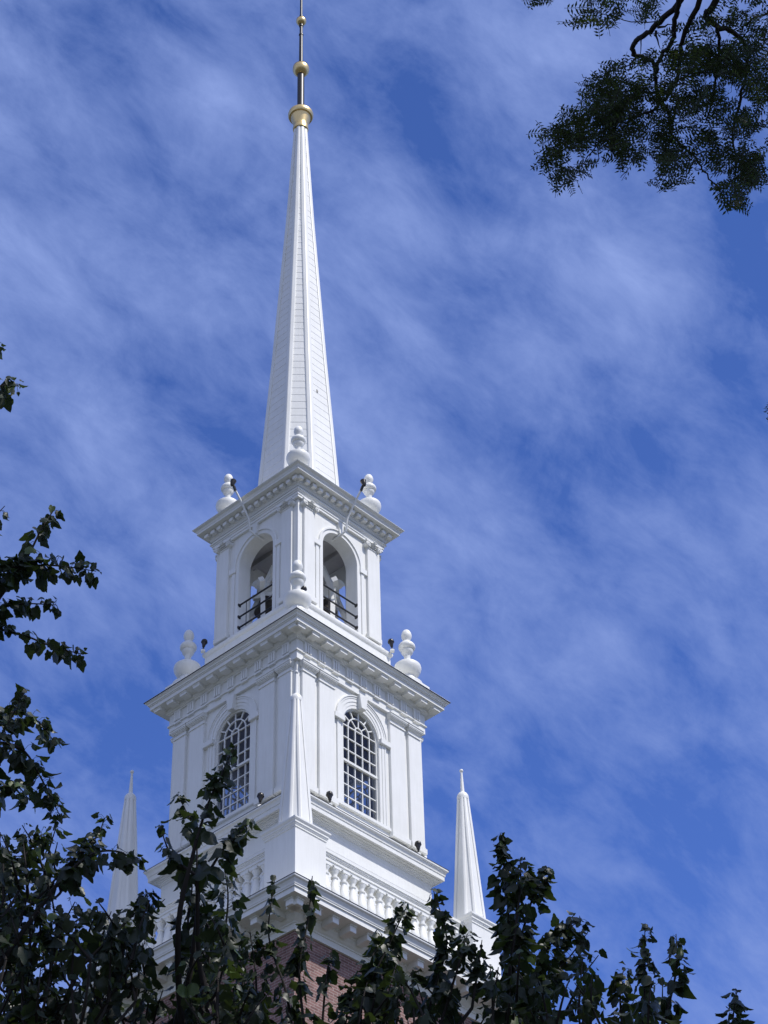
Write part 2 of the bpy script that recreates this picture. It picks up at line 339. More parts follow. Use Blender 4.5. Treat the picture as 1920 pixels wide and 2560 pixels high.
# balustrades
def make_balustrade():
    b = MB(); b.box(2.48, 2.72, -2.13, 2.13, 23.38, 23.80); p = b.build('balustrade', M['white'], tower, bevel=0.01)
    b = MB()
    for s0, z0, z1 in ((0.085, 24.69, 24.735), (0.105, 24.735, 24.80), (0.12, 24.80, 24.825), (0.135, 24.825, 24.86), (0.155, 24.86, 24.915)): b.box(2.60 - s0, 2.60 + s0, -2.125, 2.125, z0, z1)
    b.build('top_rail', M['white'], p)
    b = MB(); b.box(2.505, 2.695, -0.095, 0.095, 23.80, 23.86); b.box(2.50, 2.70, -0.10, 0.10, 24.635, 24.69)
    b.lathe([(0.085, 23.86), (0.092, 23.88), (0.085, 23.91), (0.062, 23.925), (0.066, 23.95), (0.092, 24.0), (0.108, 24.06), (0.112, 24.12), (0.103, 24.20), (0.082, 24.29), (0.060, 24.38), (0.052, 24.435), (0.054, 24.45),
             (0.074, 24.455), (0.076, 24.485), (0.057, 24.495), (0.055, 24.525), (0.064, 24.56), (0.090, 24.60), (0.094, 24.637)], 2.60, 0, n=20)
    q = b.build('baluster', M['white'], p, smooth=35)
    for i in range(17):
        o = q if i == 0 else q.copy()
        if i: col.objects.link(o)
        o.location = (0, (i - 8) * 0.2535, 0)
    return p
bal = make_balustrade(); bal2 = copy_tree(bal, tower); bal2.rotation_euler = (0, 0, -math.pi / 2)

# attic wall with shallow boards, and the belt cornice
b = MB(); z = 23.38; prof = []
while z < 26.1:
    prof += [(2.012, z), (2.008, min(z + 0.37, 26.12))]; z += 0.372
b.ring(prof); b.build('attic_wall', M['wood'], tower)
b = MB(); b.ring([(1.95, 26.07), (2.03, 26.075), (2.03, 26.10), (2.05, 26.11), (2.06, 26.135), (2.09, 26.145), (2.09, 26.165), (2.12, 26.17), (2.15, 26.172), (2.15, 26.188), (2.185, 26.19), (2.185, 26.18), (2.215, 26.182), (2.215, 26.285), (2.23, 26.29), (2.23, 26.30), (2.235, 26.33), (2.25, 26.37), (2.28, 26.395), (2.285, 26.40), (2.285, 26.435)], cap=False)
belt = b.build('belt_cornice', M['white'], tower)
b = MB(); b.ring([(2.28, 26.434), (2.292, 26.438), (2.292, 26.446), (2.27, 26.455)], cap=False); b.build('drip_edge', M['dark'], belt)
b = MB(); b.ring([(2.27, 26.453), (2.0, 26.50), (1.6, 26.50)], cap=False); b.build('roof_flashing', M['white'], belt)

# ---- stage with the arched windows
S2 = 1.945
def arch_pts(r, spring, n=24, cyy=0.0):
    return [(cyy + r * math.cos(math.pi - math.pi * i / n), spring + r * math.sin(math.pi - math.pi * i / n)) for i in range(n + 1)]
def arch_wall(b, so, si, z0, z1, half, sill, spring, n=24):
    arc = arch_pts(half, spring, n); 
    for s_, e in ((so, so), (si, si)):
        vs = []; fs = []
        def q(*p): o = len(vs); vs.extend((s_, y, z) for y, z in p); fs.append(tuple(range(o, o + len(p))))
        q((-e, z0), (-half, z0), (-half, spring), (-half, z1), (-e, z1)); q((half, z0), (e, z0), (e, z1), (half, z1), (half, spring))
        q((-half, z0), (half, z0), (half, sill), (-half, sill))
        for i in range(n):
            (ya, za), (yb, zb) = arc[i], arc[i + 1]; q((ya, za), (yb, zb), (yb, z1), (ya, z1))
        b._add(vs, fs)
    edge = [(-half, sill)] + arc + [(half, sill)]
    vs = [(so, y, z) for y, z in edge] + [(si, y, z) for y, z in edge]; m_ = len(edge)
    b._add(vs, [(i, (i + 1) % m_, (i + 1) % m_ + m_, i + m_) for i in range(m_)])
b = MB(); b2 = MB()
for k in range(4):
    b.k = k; arch_wall(b, S2, 1.74, 26.50, 30.60, 0.545, 27.0, 29.08)
st2 = b.build('window_stage_wall', M['white'], tower, fix=False)
for p in st2.data.polygons: pass
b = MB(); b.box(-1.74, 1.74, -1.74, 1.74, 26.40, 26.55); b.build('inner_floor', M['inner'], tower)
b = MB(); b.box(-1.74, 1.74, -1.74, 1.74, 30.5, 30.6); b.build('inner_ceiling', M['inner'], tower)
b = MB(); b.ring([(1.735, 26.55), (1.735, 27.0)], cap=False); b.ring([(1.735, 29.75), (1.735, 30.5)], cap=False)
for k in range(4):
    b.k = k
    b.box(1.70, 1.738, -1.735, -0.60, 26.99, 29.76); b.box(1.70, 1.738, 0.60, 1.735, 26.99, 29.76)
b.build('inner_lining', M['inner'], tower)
# plinth
b = MB(); b.ring([(1.985, 26.46), (1.985, 26.60), (2.04, 26.60), (2.04, 26.46)], cap=False)
b.ring([(2.0, 26.49), (2.0, 26.70), (1.985, 26.72), (1.96, 26.765), (1.95, 26.79)], cap=False); b.build('window_stage_plinth', M['white'], tower)

def pilaster(name, y0, y1, s0, proj, z0, z1, caph, ionic=False):
    """pilaster on the +X face with a base and a capital of its own"""
    b = MB(); b.box(s0 - 0.02, s0 + proj, y0, y1, z0, z1); p = b.build(name, M['white'], tower, bevel=0.006)
    b = MB(); e = 0.05
    b.box(s0 - 0.02, s0 + proj + e, y0 - e, y1 + e, z0, z0 + 0.13); b.box(s0 - 0.02, s0 + proj + e * .55, y0 - e * .55, y1 + e * .55, z0 + 0.13, z0 + 0.17); b.box(s0 - 0.02, s0 + proj + e * .25, y0 - e * .25, y1 + e * .25, z0 + 0.17, z0 + 0.20)
    b.build('pilaster_base', M['white'], p, bevel=0.005)
    b = MB()
    if not ionic:
        for (e, za, zb) in ((0.022, 0.0, 0.035), (0.003, 0.035, 0.11), (0.025, 0.11, 0.13), (0.045, 0.13, 0.155), (0.066, 0.155, 0.18), (0.078, 0.18, 0.225), (0.092, 0.225, 0.26)):
            es = min(e * 0.62, 0.056); b.box(s0 - 0.02, s0 + proj + e, y0 - es, y1 + es, z1 - 0.26 + za, z1 - 0.26 + zb)
        b.build('capital', M['white'], p)
    else:
        c = (y0 + y1) / 2; w = (y1 - y0) / 2; zt = z1
        b.box(s0 - 0.02, s0 + proj + 0.015, y0 - 0.015, y1 + 0.015, zt - 0.20, zt - 0.17)
        b.box(s0 - 0.02, s0 + proj + 0.035, y0 - 0.01, y1 + 0.01, zt - 0.14, zt - 0.065)
        b.box(s0 - 0.02, s0 + proj + 0.075, c - w - 0.085, c + w + 0.085, zt - 0.05, zt)
        for sg in (-1, 1):       # volutes: spiral bands
            cy_, cz_ = c + sg * (w + 0.015), zt - 0.115; pts = []
            for i in range(34):
                a = i / 33 * 2.35 * 2 * math.pi; r = 0.072 * (1 - i / 36); pts.append((s0 + proj + 0.055 + 0.012 * i / 33, cy_ + sg * r * math.sin(a), cz_ + r * math.cos(a)))
            b.tube(pts, 0.014, 6)
            n = 18; dp = [(cy_ + 0.073 * math.cos(2 * math.pi * i / n), cz_ + 0.073 * math.sin(2 * math.pi * i / n)) for i in range(n)]
            b.prism_x(dp, s0 - 0.01, s0 + proj + 0.045)
            b.tube([(s0 + proj + 0.05, cy_, cz_), (s0 + proj + 0.085, cy_, cz_)], 0.016, 8)
        for i in range(5):       # egg and dart, and a little flower on the abacus
            yy = c + (i - 2) * w * 0.36; b.tube([(s0 + proj + 0.03, yy, zt - 0.075), (s0 + proj + 0.06, yy, zt - 0.105), (s0 + proj + 0.03, yy, zt - 0.14)], [0.018, 0.026, 0.012], 6)
        for i in range(5):
            a = R(90 + (i - 2) * 40); b.tube([(s0 + proj + 0.07, c, zt - 0.035), (s0 + proj + 0.11, c + 0.06 * math.cos(a), zt - 0.035 + 0.05 * math.sin(a))], [0.02, 0.012], 6)
        b.build('capital', M['white'], p, smooth=40)
    return p
pils = [pilaster('pilaster', *yy, S2, 0.065, 26.76, 29.97, 0.225) for yy in ((0.865, 1.33), (1.455, 1.835), (-1.33, -0.865), (-1.835, -1.455))]
for k in (3, 1, 2):
    for p in pils: c = copy_tree(p, tower); c.rotation_euler = (0, 0, k * math.pi / 2)

# window, built once on the +X face
def sash_bar(b, y0, z0, y1, z1, w, x0, x1):
    d = Vector((y1 - y0, z1 - z0)); n = Vector((-d.y, d.x)).normalized() * w / 2
    b.prism_x([(y0 + n.x, z0 + n.y), (y0 - n.x, z0 - n.y), (y1 - n.x, z1 - n.y), (y1 + n.x, z1 + n.y)], x0, x1)
def make_window():
    H, ZS, ZM, ZP = 0.545, 27.0, 28.15, 29.08; xo, xi = 1.885, 1.845
    b = MB(); arc = arch_pts(H, ZP); arc2 = arch_pts(H - 0.035, ZP)
    b.band([(-H + 0.035, ZS)] + arc2 + [(H - 0.035, ZS)], [(-H - 0.004, ZS)] + arch_pts(H + 0.004, ZP) + [(H + 0.004, ZS)], xi - 0.01, xo + 0.012)
    root = b.build('window', M['white'], tower)
    b = MB(); b.box(xi, xo + 0.022, -H, H, ZM - 0.028, ZM + 0.028)                      # meeting rail
    b.box(xi, xo, -H, H, ZS, ZS + 0.055)
    for y in (-0.327, -0.109, 0.109, 0.327):
        sash_bar(b, y, ZS, y, ZM, 0.025, xi - 0.02, xo - 0.02); sash_bar(b, y, ZM, y, ZP, 0.025, xi, xo)
    for i in range(1, 4): z = ZS + (ZM - ZS) * i / 4; b.box(xi - 0.018, xo - 0.018, -H, H, z - 0.012, z + 0.012)
    for i in range(1, 4): z = ZM + (ZP - ZM) * i / 3.0; b.box(xi + 0.002, xo + 0.002, -H, H, z - 0.012, z + 0.012)
    for r in (0.109, 0.327): b.band(arch_pts(r - 0.013, ZP, 20), arch_pts(r + 0.013, ZP, 20), xi - 0.001, xo - 0.001)
    for i in range(1, 6): a = math.pi * i / 6; sash_bar(b, 0.327 * math.cos(a), ZP + 0.327 * math.sin(a), H * math.cos(a), ZP + H * math.sin(a), 0.026, xi + 0.004, xo - 0.004)
    for i in range(1, 4): a = math.pi * i / 4; sash_bar(b, 0.109 * math.cos(a), ZP + 0.109 * math.sin(a), 0.327 * math.cos(a), ZP + 0.327 * math.sin(a), 0.024, xi + 0.005, xo - 0.005)
    b.build('sash_bars', M['white'], root)
    b = MB(); pts = [(-H, ZS)] + arc + [(H, ZS)]; b._add([(xi + 0.012, y, z) for y, z in pts], [tuple(range(len(pts)))]); b.build('glass', M['glass'], root, fix=False)
    b = MB()      # stepped surround with impost blocks
    for r0, r1, pr in ((0.55, 0.63, 0.010), (0.63, 0.71, 0.022), (0.71, 0.755, 0.032), (0.755, 0.785, 0.048)):
        b.band(arch_pts(r0, ZP + 0.07), arch_pts(r1, ZP + 0.07), S2 - 0.02, S2 + pr)
        for sg in (-1, 1):
            if r1 <= 0.76: b.box(S2 - 0.02, S2 + pr, min(sg * r0, sg * r1), max(sg * r0, sg * r1), 26.95, ZP - 0.045)
    for sg in (-1, 1): b.box(S2 - 0.02, S2 + 0.085, min(sg * 0.56, sg * 0.868), max(sg * 0.56, sg * 0.868), ZP - 0.05, ZP + 0.075)
    b.build('surround', M['white'], root, bevel=0.004)
    b = MB(); b.prism_x([(-0.075, ZP + 0.535), (0.075, ZP + 0.535), (0.135, ZP + 0.90), (-0.135, ZP + 0.90)], S2 - 0.02, S2 + 0.11); b.build('keystone', M['white'], root, bevel=0.008)
    b = MB(); b.box(S2 - 0.06, S2 + 0.06, -0.83, 0.83, 26.88, 26.965); b.box(1.74, S2 - 0.055, -0.545, 0.545, 26.95, 27.005); b.build('sill', M['white'], root, bevel=0.006)
    return root
win = make_window()
for k in (3, 1, 2): c = copy_tree(win, tower); c.rotation_euler = (0, 0, k * math.pi / 2)

# entablature of the window stage (Doric)
b = MB(); b.ring([(1.9, 29.965), (2.015, 29.97), (2.015, 30.155), (2.05, 30.16), (2.05, 30.195), (2.015, 30.20), (2.015, 30.47), (2.045, 30.475), (2.045, 30.495), (2.07, 30.51), (2.085, 30.535), (2.10, 30.54), (2.10, 30.61), (2.335, 30.635), (2.335, 30.725), (2.355, 30.73), (2.355, 30.75), (2.375, 30.755), (2.385, 30.785), (2.415, 30.81), (2.425, 30.815), (2.425, 30.835)], cap=False)
ent2 = b.build('window_stage_cornice', M['white'], tower)
b = MB(); b.ring([(2.42, 30.833), (2.446, 30.837), (2.446, 30.846), (2.41, 30.855)], cap=False); b.build('drip_edge', M['dark'], ent2)
b = MB(); b.ring([(2.44, 30.853), (2.43, 30.868), (2.34, 30.875), (2.34, 30.935), (1.5, 31.0)], cap=False); b.build('roof_flashing', M['white'], ent2)
b = MB()
for i in range(3): b.box(2.0, 2.068, -0.098 + i * 0.0715, -0.045 + i * 0.0715, 30.205, 30.44)
b.box(2.0, 2.035, -0.10, 0.10, 30.198, 30.445); b.box(2.0, 2.072, -0.108, 0.108, 30.438, 30.476)
b.box(2.0, 2.075, -0.10, 0.10, 30.118, 30.158)
tri = b.build('triglyph', M['white'], ent2, bevel=0.004)
b = MB(); b.box(2.10, 2.295, -0.105, 0.105, 30.545, 30.61); b.box(2.10, 2.305, -0.118, 0.118, 30.60, 30.64); mut = b.build('mutule', M['white'], ent2, bevel=0.004)
f1 = f2 = True
for k in (0, 3):
    for i in range(-5, 6):
        e = (0, 0, k * math.pi / 2); d = Vector((0, i * 0.428, 0)); d.rotate(bpy.data.objects['mutule'].rotation_euler.__class__(e))
        if abs(i) <= 4:
            o = tri if f1 else tri.copy()
            if not f1: col.objects.link(o)
            f1 = False; o.rotation_euler = e; o.location = d
        o = mut if f2 else mut.copy()
        if not f2: col.objects.link(o)
        f2 = False; o.rotation_euler = e; o.location = d

# ---- belfry
S3 = 1.365
b = MB(); b.ring([(1.50, 30.93), (1.50, 32.10), (1.53, 32.13), (1.545, 32.17), (1.545, 32.215), (1.52, 32.23), (1.49, 32.26), (1.455, 32.33), (1.45, 32.33), (1.40, 32.36), (1.40, 32.385), (1.36, 32.39)], cap=False)
b.build('belfry_plinth', M['white'], tower)
b = MB()
for k in range(4):
    b.k = k; arch_wall(b, S3, 1.02, 32.40, 35.58, 0.565, 32.40, 34.39)
b.build('belfry_wall', M['white'], tower, fix=False)
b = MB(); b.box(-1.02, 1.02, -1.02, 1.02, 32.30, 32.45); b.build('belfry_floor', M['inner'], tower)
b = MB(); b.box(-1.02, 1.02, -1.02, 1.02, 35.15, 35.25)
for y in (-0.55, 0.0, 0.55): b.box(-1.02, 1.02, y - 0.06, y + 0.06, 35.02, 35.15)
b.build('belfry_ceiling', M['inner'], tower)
pils = [pilaster('pilaster', *yy, S3, 0.065, 32.385, 35.30, 0.2, True) for yy in ((0.885, 1.215), (-1.215, -0.885))]
for k in (3, 1, 2):
    for p in pils: c = copy_tree(p, tower); c.rotation_euler = (0, 0, k * math.pi / 2)
def make_arch_trim():
    b = MB(); ZP = 34.39
    b.band([(-0.57, 32.395), ] + arch_pts(0.57, ZP) + [(0.57, 32.395)], [(-0.665, 32.395)] + arch_pts(0.665, ZP) + [(0.665, 32.395)], S3 - 0.02, S3 + 0.018)
    b.band(arch_pts(0.665, ZP), arch_pts(0.705, ZP), S3 - 0.02, S3 + 0.045)
    root = b.build('arch_trim', M['white'], tower)
    b = MB(); b.prism_x([(-0.06, ZP + 0.59), (0.06, ZP + 0.59), (0.085, 35.30), (-0.085, 35.30)], S3 - 0.02, S3 + 0.075); b.build('keystone', M['white'], root, bevel=0.006)
    for sg in (-1, 1):
        b = MB(); y0, y1 = sorted((sg * 0.655, sg * 0.882)); b.box(S3 - 0.02, S3 + 0.052, y0, y1, ZP - 0.16, ZP + 0.0); b.build('impost', M['white'], root, bevel=0.006)
        b = MB(); y0, y1 = sorted((sg * 0.70, sg * 0.80)); b.box(S3 - 0.02, S3 + 0.025, y0, y1, 32.39, ZP - 0.16); b.build('jamb_strip', M['white'], root, bevel=0.004)
    return root
at_ = make_arch_trim()
for k in (3, 1, 2): c = copy_tree(at_, tower); c.rotation_euler = (0, 0, k * math.pi / 2)
def make_railing():
    root = None
    for z in (32.565, 32.875, 33.22):
        b = MB(); b.tube([(1.335, -0.565, z), (1.335, 0.565, z)], 0.022, 8)
        for sg in (-1, 1): b.tube([(1.335, sg * 0.535, z), (1.335, sg * 0.565, z)], [0.028, 0.055], 10)
        if root is None: root = b.build('railing', M['black'], tower, smooth=40); root.name = 'railing'
        else: b.build('rail_bar', M['black'], root, smooth=40)
    b = MB(); b.tube([(1.335, -0.33, 32.5), (1.335, -0.33, 33.2)], 0.009, 6); b.build('rail_stay', M['black'], root)
    return root
ra = make_railing(); rb = copy_tree(ra, tower); rb.rotation_euler = (0, 0, -math.pi / 2)

b = MB(); b.ring([(1.3, 35.285), (1.43, 35.29), (1.43, 35.355), (1.447, 35.36), (1.447, 35.425), (1.465, 35.43), (1.47, 35.455), (1.496, 35.47), (1.496, 35.495), (1.445, 35.50), (1.445, 35.575), (1.47, 35.585), (1.485, 35.62), (1.51, 35.64), (1.51, 35.77), (1.55, 35.775), (1.72, 35.80), (1.72, 35.855), (1.73, 35.86), (1.735, 35.88), (1.75, 35.905), (1.785, 35.925), (1.795, 35.93), (1.795, 35.948)], cap=False)
ent3 = b.build('belfry_cornice', M['white'], tower)
b = MB(); b.ring([(1.79, 35.946), (1.807, 35.948), (1.807, 35.957), (1.78, 35.965)], cap=False); b.build('drip_edge', M['white'], ent3)
b = MB(); b.ring([(1.785, 35.962), (1.1, 36.03), (0.4, 36.03)], cap=False); b.build('roof_flashing', M['white'], ent3)
b = MB(); b.box(1.50, 1.625, -0.062, 0.062, 35.665, 35.765); den = b.build('dentil', M['white'], ent3, bevel=0.004)
f1 = True
for k in (0, 3):
    for i in range(-7, 8):
        o = den if f1 else den.copy()
        if not f1: col.objects.link(o)
        f1 = False; o.rotation_euler = (0, 0, k * math.pi / 2); d = Vector((0, i * 0.2135, 0)); d.rotate(o.rotation_euler); o.location = d

# urns
UP = [(0.36, -2.03), (0.36, -1.66), (0.32, -1.655), (0.335, -1.62), (0.33, -1.585), (0.29, -1.56), (0.25, -1.54), (0.20, -1.47), (0.165, -1.40), (0.165, -1.375), (0.185, -1.365), (0.19, -1.36), (0.225, -1.34), (0.272, -1.27), (0.304, -1.20), (0.315, -1.13), (0.302, -1.07), (0.262, -1.03), (0.19, -1.005), (0.115, -0.99), (0.084, -0.98),
      (0.074, -0.93), (0.075, -0.77), (0.09, -0.735), (0.12, -0.70), (0.14, -0.66), (0.145, -0.615), (0.135, -0.60), (0.165, -0.585), (0.19, -0.55), (0.197, -0.51), (0.19, -0.47), (0.165, -0.43), (0.12, -0.385), (0.085, -0.355), (0.075, -0.335), (0.085, -0.305), (0.105, -0.265), (0.121, -0.21), (0.122, -0.17), (0.108, -0.10), (0.078, -0.045), (0.04, -0.012), (0.01, -0.001)]
def make_urn(scale, top, pos):
    b = MB(); b.lathe([(r * scale, z * scale) for r, z in UP[7:]], n=36); o = b.build('urn', M['white'], tower, smooth=32)
    b2_ = MB(); b2_.lathe([(r * scale, z * scale) for r, z in UP[2:8]], n=36); b2_.box(-0.34 * scale, 0.34 * scale, -0.34 * scale, 0.34 * scale, -2.06 * scale, -1.65 * scale); b2_.build('urn_foot', M['white'], o, smooth=32)
    o.location = (pos, -pos, top); return o
u2 = make_urn(1.0, 32.926, 1.774)
for p in ((1.774, 1.774), (-1.774, -1.774)): c = copy_tree(u2, tower); c.location = (*p, 32.926)
u3 = make_urn(0.92, 37.776, 1.2158)
for p in ((1.2158, 1.2158), (-1.2158, -1.2158)): c = copy_tree(u3, tower); c.location = (*p, 37.776)

# spire with lapped boards
LAT = [(35.98, 1.03), (38.71, 0.857), (41.66, 0.666), (44.5, 0.503), (46.92, 0.362), (49.3, 0.246), (51.10, 0.162)]
def lat_at(z):
    for (z0, l0), (z1, l1) in zip(LAT, LAT[1:]):
        if z <= z1: return l0 + (l1 - l0) * (z - z0) / (z1 - z0)
    return LAT[-1][1]
b = MB(); z = 35.98; rows = []
while z < 51.1:
    h = 0.2515 if z < 47.2 else 0.64; z1 = min(z + h, 51.1)
    rows += [oct_row(lat_at(z), z, grow=0.0055), oct_row(lat_at(z1), z1 - 0.003, grow=0.001)]; z = z1
b.loft(rows); spire = b.build('spire', M['spire'], tower)
for j in range(8):
    b = MB(); b.loft(oct_ribs([(l + 0.004, z) for z, l in LAT], 0.09, 0.024, j)); b.build('rib', M['spire'], spire)
b = MB(); b.lathe([(0.03, -0.01), (0.034, 0.0), (0.02, 0.008)], n=10); kn = b.build('knot_hole', M['dark'], spire); kn.location = (0.9546 * lat_at(40.06) + 0.010, -0.107, 40.06); kn.rotation_euler = (R(25), R(86), 0); kn.scale = (1.9, 0.9, 1)
b = MB(); b.ring([(1.18, 36.0), (1.18, 36.12), (1.05, 36.16)]); b.build('spire_plinth', M['white'], tower)
# finial
b = MB(); b.lathe([(0.185, 51.0), (0.218, 51.03), (0.225, 51.10), (0.215, 51.19), (0.20, 51.23), (0.215, 51.30), (0.25, 51.43), (0.285, 51.56), (0.295, 51.60), (0.335, 51.605), (0.36, 51.65), (0.365, 51.71), (0.35, 51.78), (0.31, 51.83), (0.2, 51.90), (0.11, 51.94)], n=40)
fin = b.build('finial', M['gold'], tower, smooth=35)
b = MB(); b.lathe([(0.103, 51.9), (0.103, 53.62)], n=20); b.lathe([(0.062, 54.0), (0.055, 55.48), (0.068, 55.485), (0.068, 55.53), (0.048, 55.535), (0.048, 55.9), (0.066, 55.92), (0.066, 55.99), (0.055, 56.05)], n=18)
b.lathe([(0.052, 56.33), (0.052, 56.47), (0.04, 56.48), (0.034, 58.9), (0.008, 59.2)], n=16); b.build('pole', M['pole'], fin, smooth=35)
for rr, zz, nm in ((0.245, 53.84, 'gilded_ball'), (0.153, 56.18, 'gilded_ball')):
    b = MB(); pr = [(max(0.06, rr * math.cos(a)), zz + rr * 1.02 * math.sin(a)) for a in [R(-75 + 150 * i / 20) for i in range(21)]]
    pr.insert(14, (pr[13][0] + 0.006, pr[13][1] + 0.004)); b.lathe(pr, n=32); b.lathe([(0.118 * rr / 0.245, zz - rr * 1.03), (0.13 * rr / 0.245, zz - rr * 1.0), (0.12 * rr / 0.245, zz - rr * 0.9)], n=24); b.build(nm, M['gold'], fin, smooth=40)

# ------------------------------------------------------------------ things on the tower: floodlights
def tloc(x, y, z): return Vector((x * math.cos(TANG) - y * math.sin(TANG), x * math.sin(TANG) + y * math.cos(TANG), z))
def floodlight(pos, aim, label, up=0.22):
    base = tloc(*pos); t = empty('floodlight', base); tag(t, label, 'floodlight', 'floodlights fixed to the steeple')
    a = (tloc(*aim) - base).normalized(); k = Vector((0, 0, 1)); hd = Vector((0, 0, up)) + Vector((a.x, a.y, 0)) * 0.05
    b = MB(); b.box(-0.05, 0.05, -0.05, 0.05, -0.03, 0.025); b.tube([(0.0, 0, 0.02), (0, 0, 0.05)], 0.035, 10); b.build('junction_box', M['white'], t, bevel=0.008)
    b = MB(); b.tube([(0, 0, 0.05), tuple(hd * 0.35), tuple(hd * 0.62)], 0.02, 8); b.build('bracket', M['lamp'], t)
    d = (a + k * 0.6).normalized(); b = MB(); p0 = hd * 0.55
    b.tube([tuple(p0 + d * q) for q in (0.0, 0.02, 0.05, 0.10, 0.15, 0.19, 0.215, 0.225)], [0.025, 0.036, 0.038, 0.055, 0.07, 0.068, 0.045, 0.02], 16); b.build('lamp_head', M['lamp'], t, smooth=40)
    b = MB(); b.tube([tuple(p0 + d * 0.135), tuple(p0 + d * 0.15)], 0.076, 16); b.build('lamp_rim', M['black'], t)
    return t
floodlight((2.20, 1.44, 26.50), (2.0, 1.5, 28.0), 'small black floodlight on the belt cornice near its right end, below the right arched window')
floodlight((2.20, -1.22, 26.50), (2.0, -1.2, 28.0), 'small black floodlight on the belt cornice just right of the foremost pinnacle')
floodlight((1.16, -2.20, 26.50), (1.1, -2.0, 28.0), 'small black floodlight on the belt cornice just left of the foremost pinnacle')
floodlight((1.60, 1.46, 32.24), (1.3, 1.3, 34.0), 'black floodlight on the belfry plinth beside the right urn of the lower row')
floodlight((-1.46, -1.60, 32.24), (-1.3, -1.3, 34.0), 'black floodlight on the belfry plinth beside the left urn of the lower row')
floodlight((1.53, -1.33, 32.24), (1.4, -1.3, 34.0), 'black floodlight half hidden behind the stem of the front urn of the lower row', 0.22)
def arm_lamp(pts, label):
    base = tloc(*pts[0]); t = empty('spire_floodlight', base); tag(t, label, 'floodlight', 'floodlights on long white arms')
    w = [tloc(*p) - base for p in pts]
    b = MB(); b.tube([tuple(p) for p in w], 0.024, 8); b.build('arm', M['white'], t, smooth=60)
    d = ((w[-1] - w[-2]).normalized() + Vector((0, 0, 0.5))).normalized(); p0 = w[-1]; inw = (tloc(0, 0, 44) - base - p0).normalized()
    b = MB(); b.tube([tuple(p0 - d * 0.06), tuple(p0 + d * 0.05), tuple(p0 + d * 0.10)], [0.034, 0.036, 0.025], 8); b.build('swivel', M['black'], t)
    c = p0 + d * 0.16; b = MB()
    b.tube([tuple(c - inw * 0.10), tuple(c - inw * 0.06), tuple(c), tuple(c + inw * 0.08), tuple(c + inw * 0.085)], [0.03, 0.05, 0.06, 0.075, 0.06], 14); b.build('lamp_head', M['lamp'], t, smooth=40)
    return t
for k, lab in ((0, 'black lamp on a white bent arm reaching over the right side of the belfry cornice'), (3, 'black lamp on a white bent arm reaching over the left side of the belfry cornice')):
    P = [(1.20, -0.06, 34.90), (1.46, -0.04, 34.92), (1.56, 0.03, 35.03), (1.60, 0.04, 35.40), (1.85, 0.08, 35.85), (2.02, 0.10, 36.10)]
    if k == 3: P = [(-y, -x, z) for x, y, z in P]
    arm_lamp(P, lab)

# bells and their frames inside the belfry
fr = empty('bell_stand', tloc(0, 0, 32.45), TANG); tag(fr, 'white painted timber stand of leaning trestles inside the open belfry', 'bell stand')
for mir in (0, 1):
    def q_(x, y, z): return (x, y, z) if not mir else (-y, -x, z)
    for (p0, p1, nm, w) in (((-1.0, -0.22, 0), (-0.66, -0.60, 1.50), 'post', 0.075), ((-0.12, -1.0, 0), (-0.46, -0.70, 1.50), 'post', 0.075), ((-1.12, -0.72, 0.5), (-0.28, -0.52, 2.25), 'brace', 0.075), ((-1.0, -0.30, 1.55), (-0.20, -1.0, 1.55), 'cross_beam', 0.09)):
        b = MB(); b.tube([q_(*p0), q_(*p1)], w, 4); b.build(nm, M['white'], fr)
b = MB(); b.box(-0.95, 0.95, -0.95, 0.95, -0.02, 0.05); b.build('base_deck', M['white'], fr)
def bell(x, y, z, s, label):
    t = empty('bell', tloc(x, y, z), TANG + 0.5); tag(t, label, 'bell', 'bells in the belfry')
    b = MB(); b.lathe([(r * s, (zz) * s) for r, zz in ((0.40, -0.75), (0.46, -0.78), (0.45, -0.72), (0.38, -0.58), (0.31, -0.38), (0.27, -0.18), (0.23, -0.06), (0.12, 0.0), (0.05, 0.01))], n=28, caps=True); b.build('bell_body', M['bronze'], t, smooth=50)
    b = MB(); b.box(-0.55 * s, 0.55 * s, -0.09 * s, 0.09 * s, 0.0, 0.22 * s); b.build('headstock', M['white'], t, bevel=0.01)
    b = MB(); n = 24
    rows_ = [(0.50 * s * math.cos(2 * math.pi * i / n), 0.02 + 0.50 * s * math.sin(2 * math.pi * i / n)) for i in range(n + 1)]
    b.band([(y_ * 0.86, z_ * 0.86) for y_, z_ in rows_], rows_, 0.46 * s, 0.52 * s); b.build('wheel', M['white'], t)
    return t
bell(-0.44, -0.62, 33.78, 0.58, 'large dark bronze bell with white headstock hanging in the left half of the belfry')
bell(0.56, 0.40, 33.72, 0.50, 'smaller dark bronze bell with white headstock hanging in the right half of the belfry')

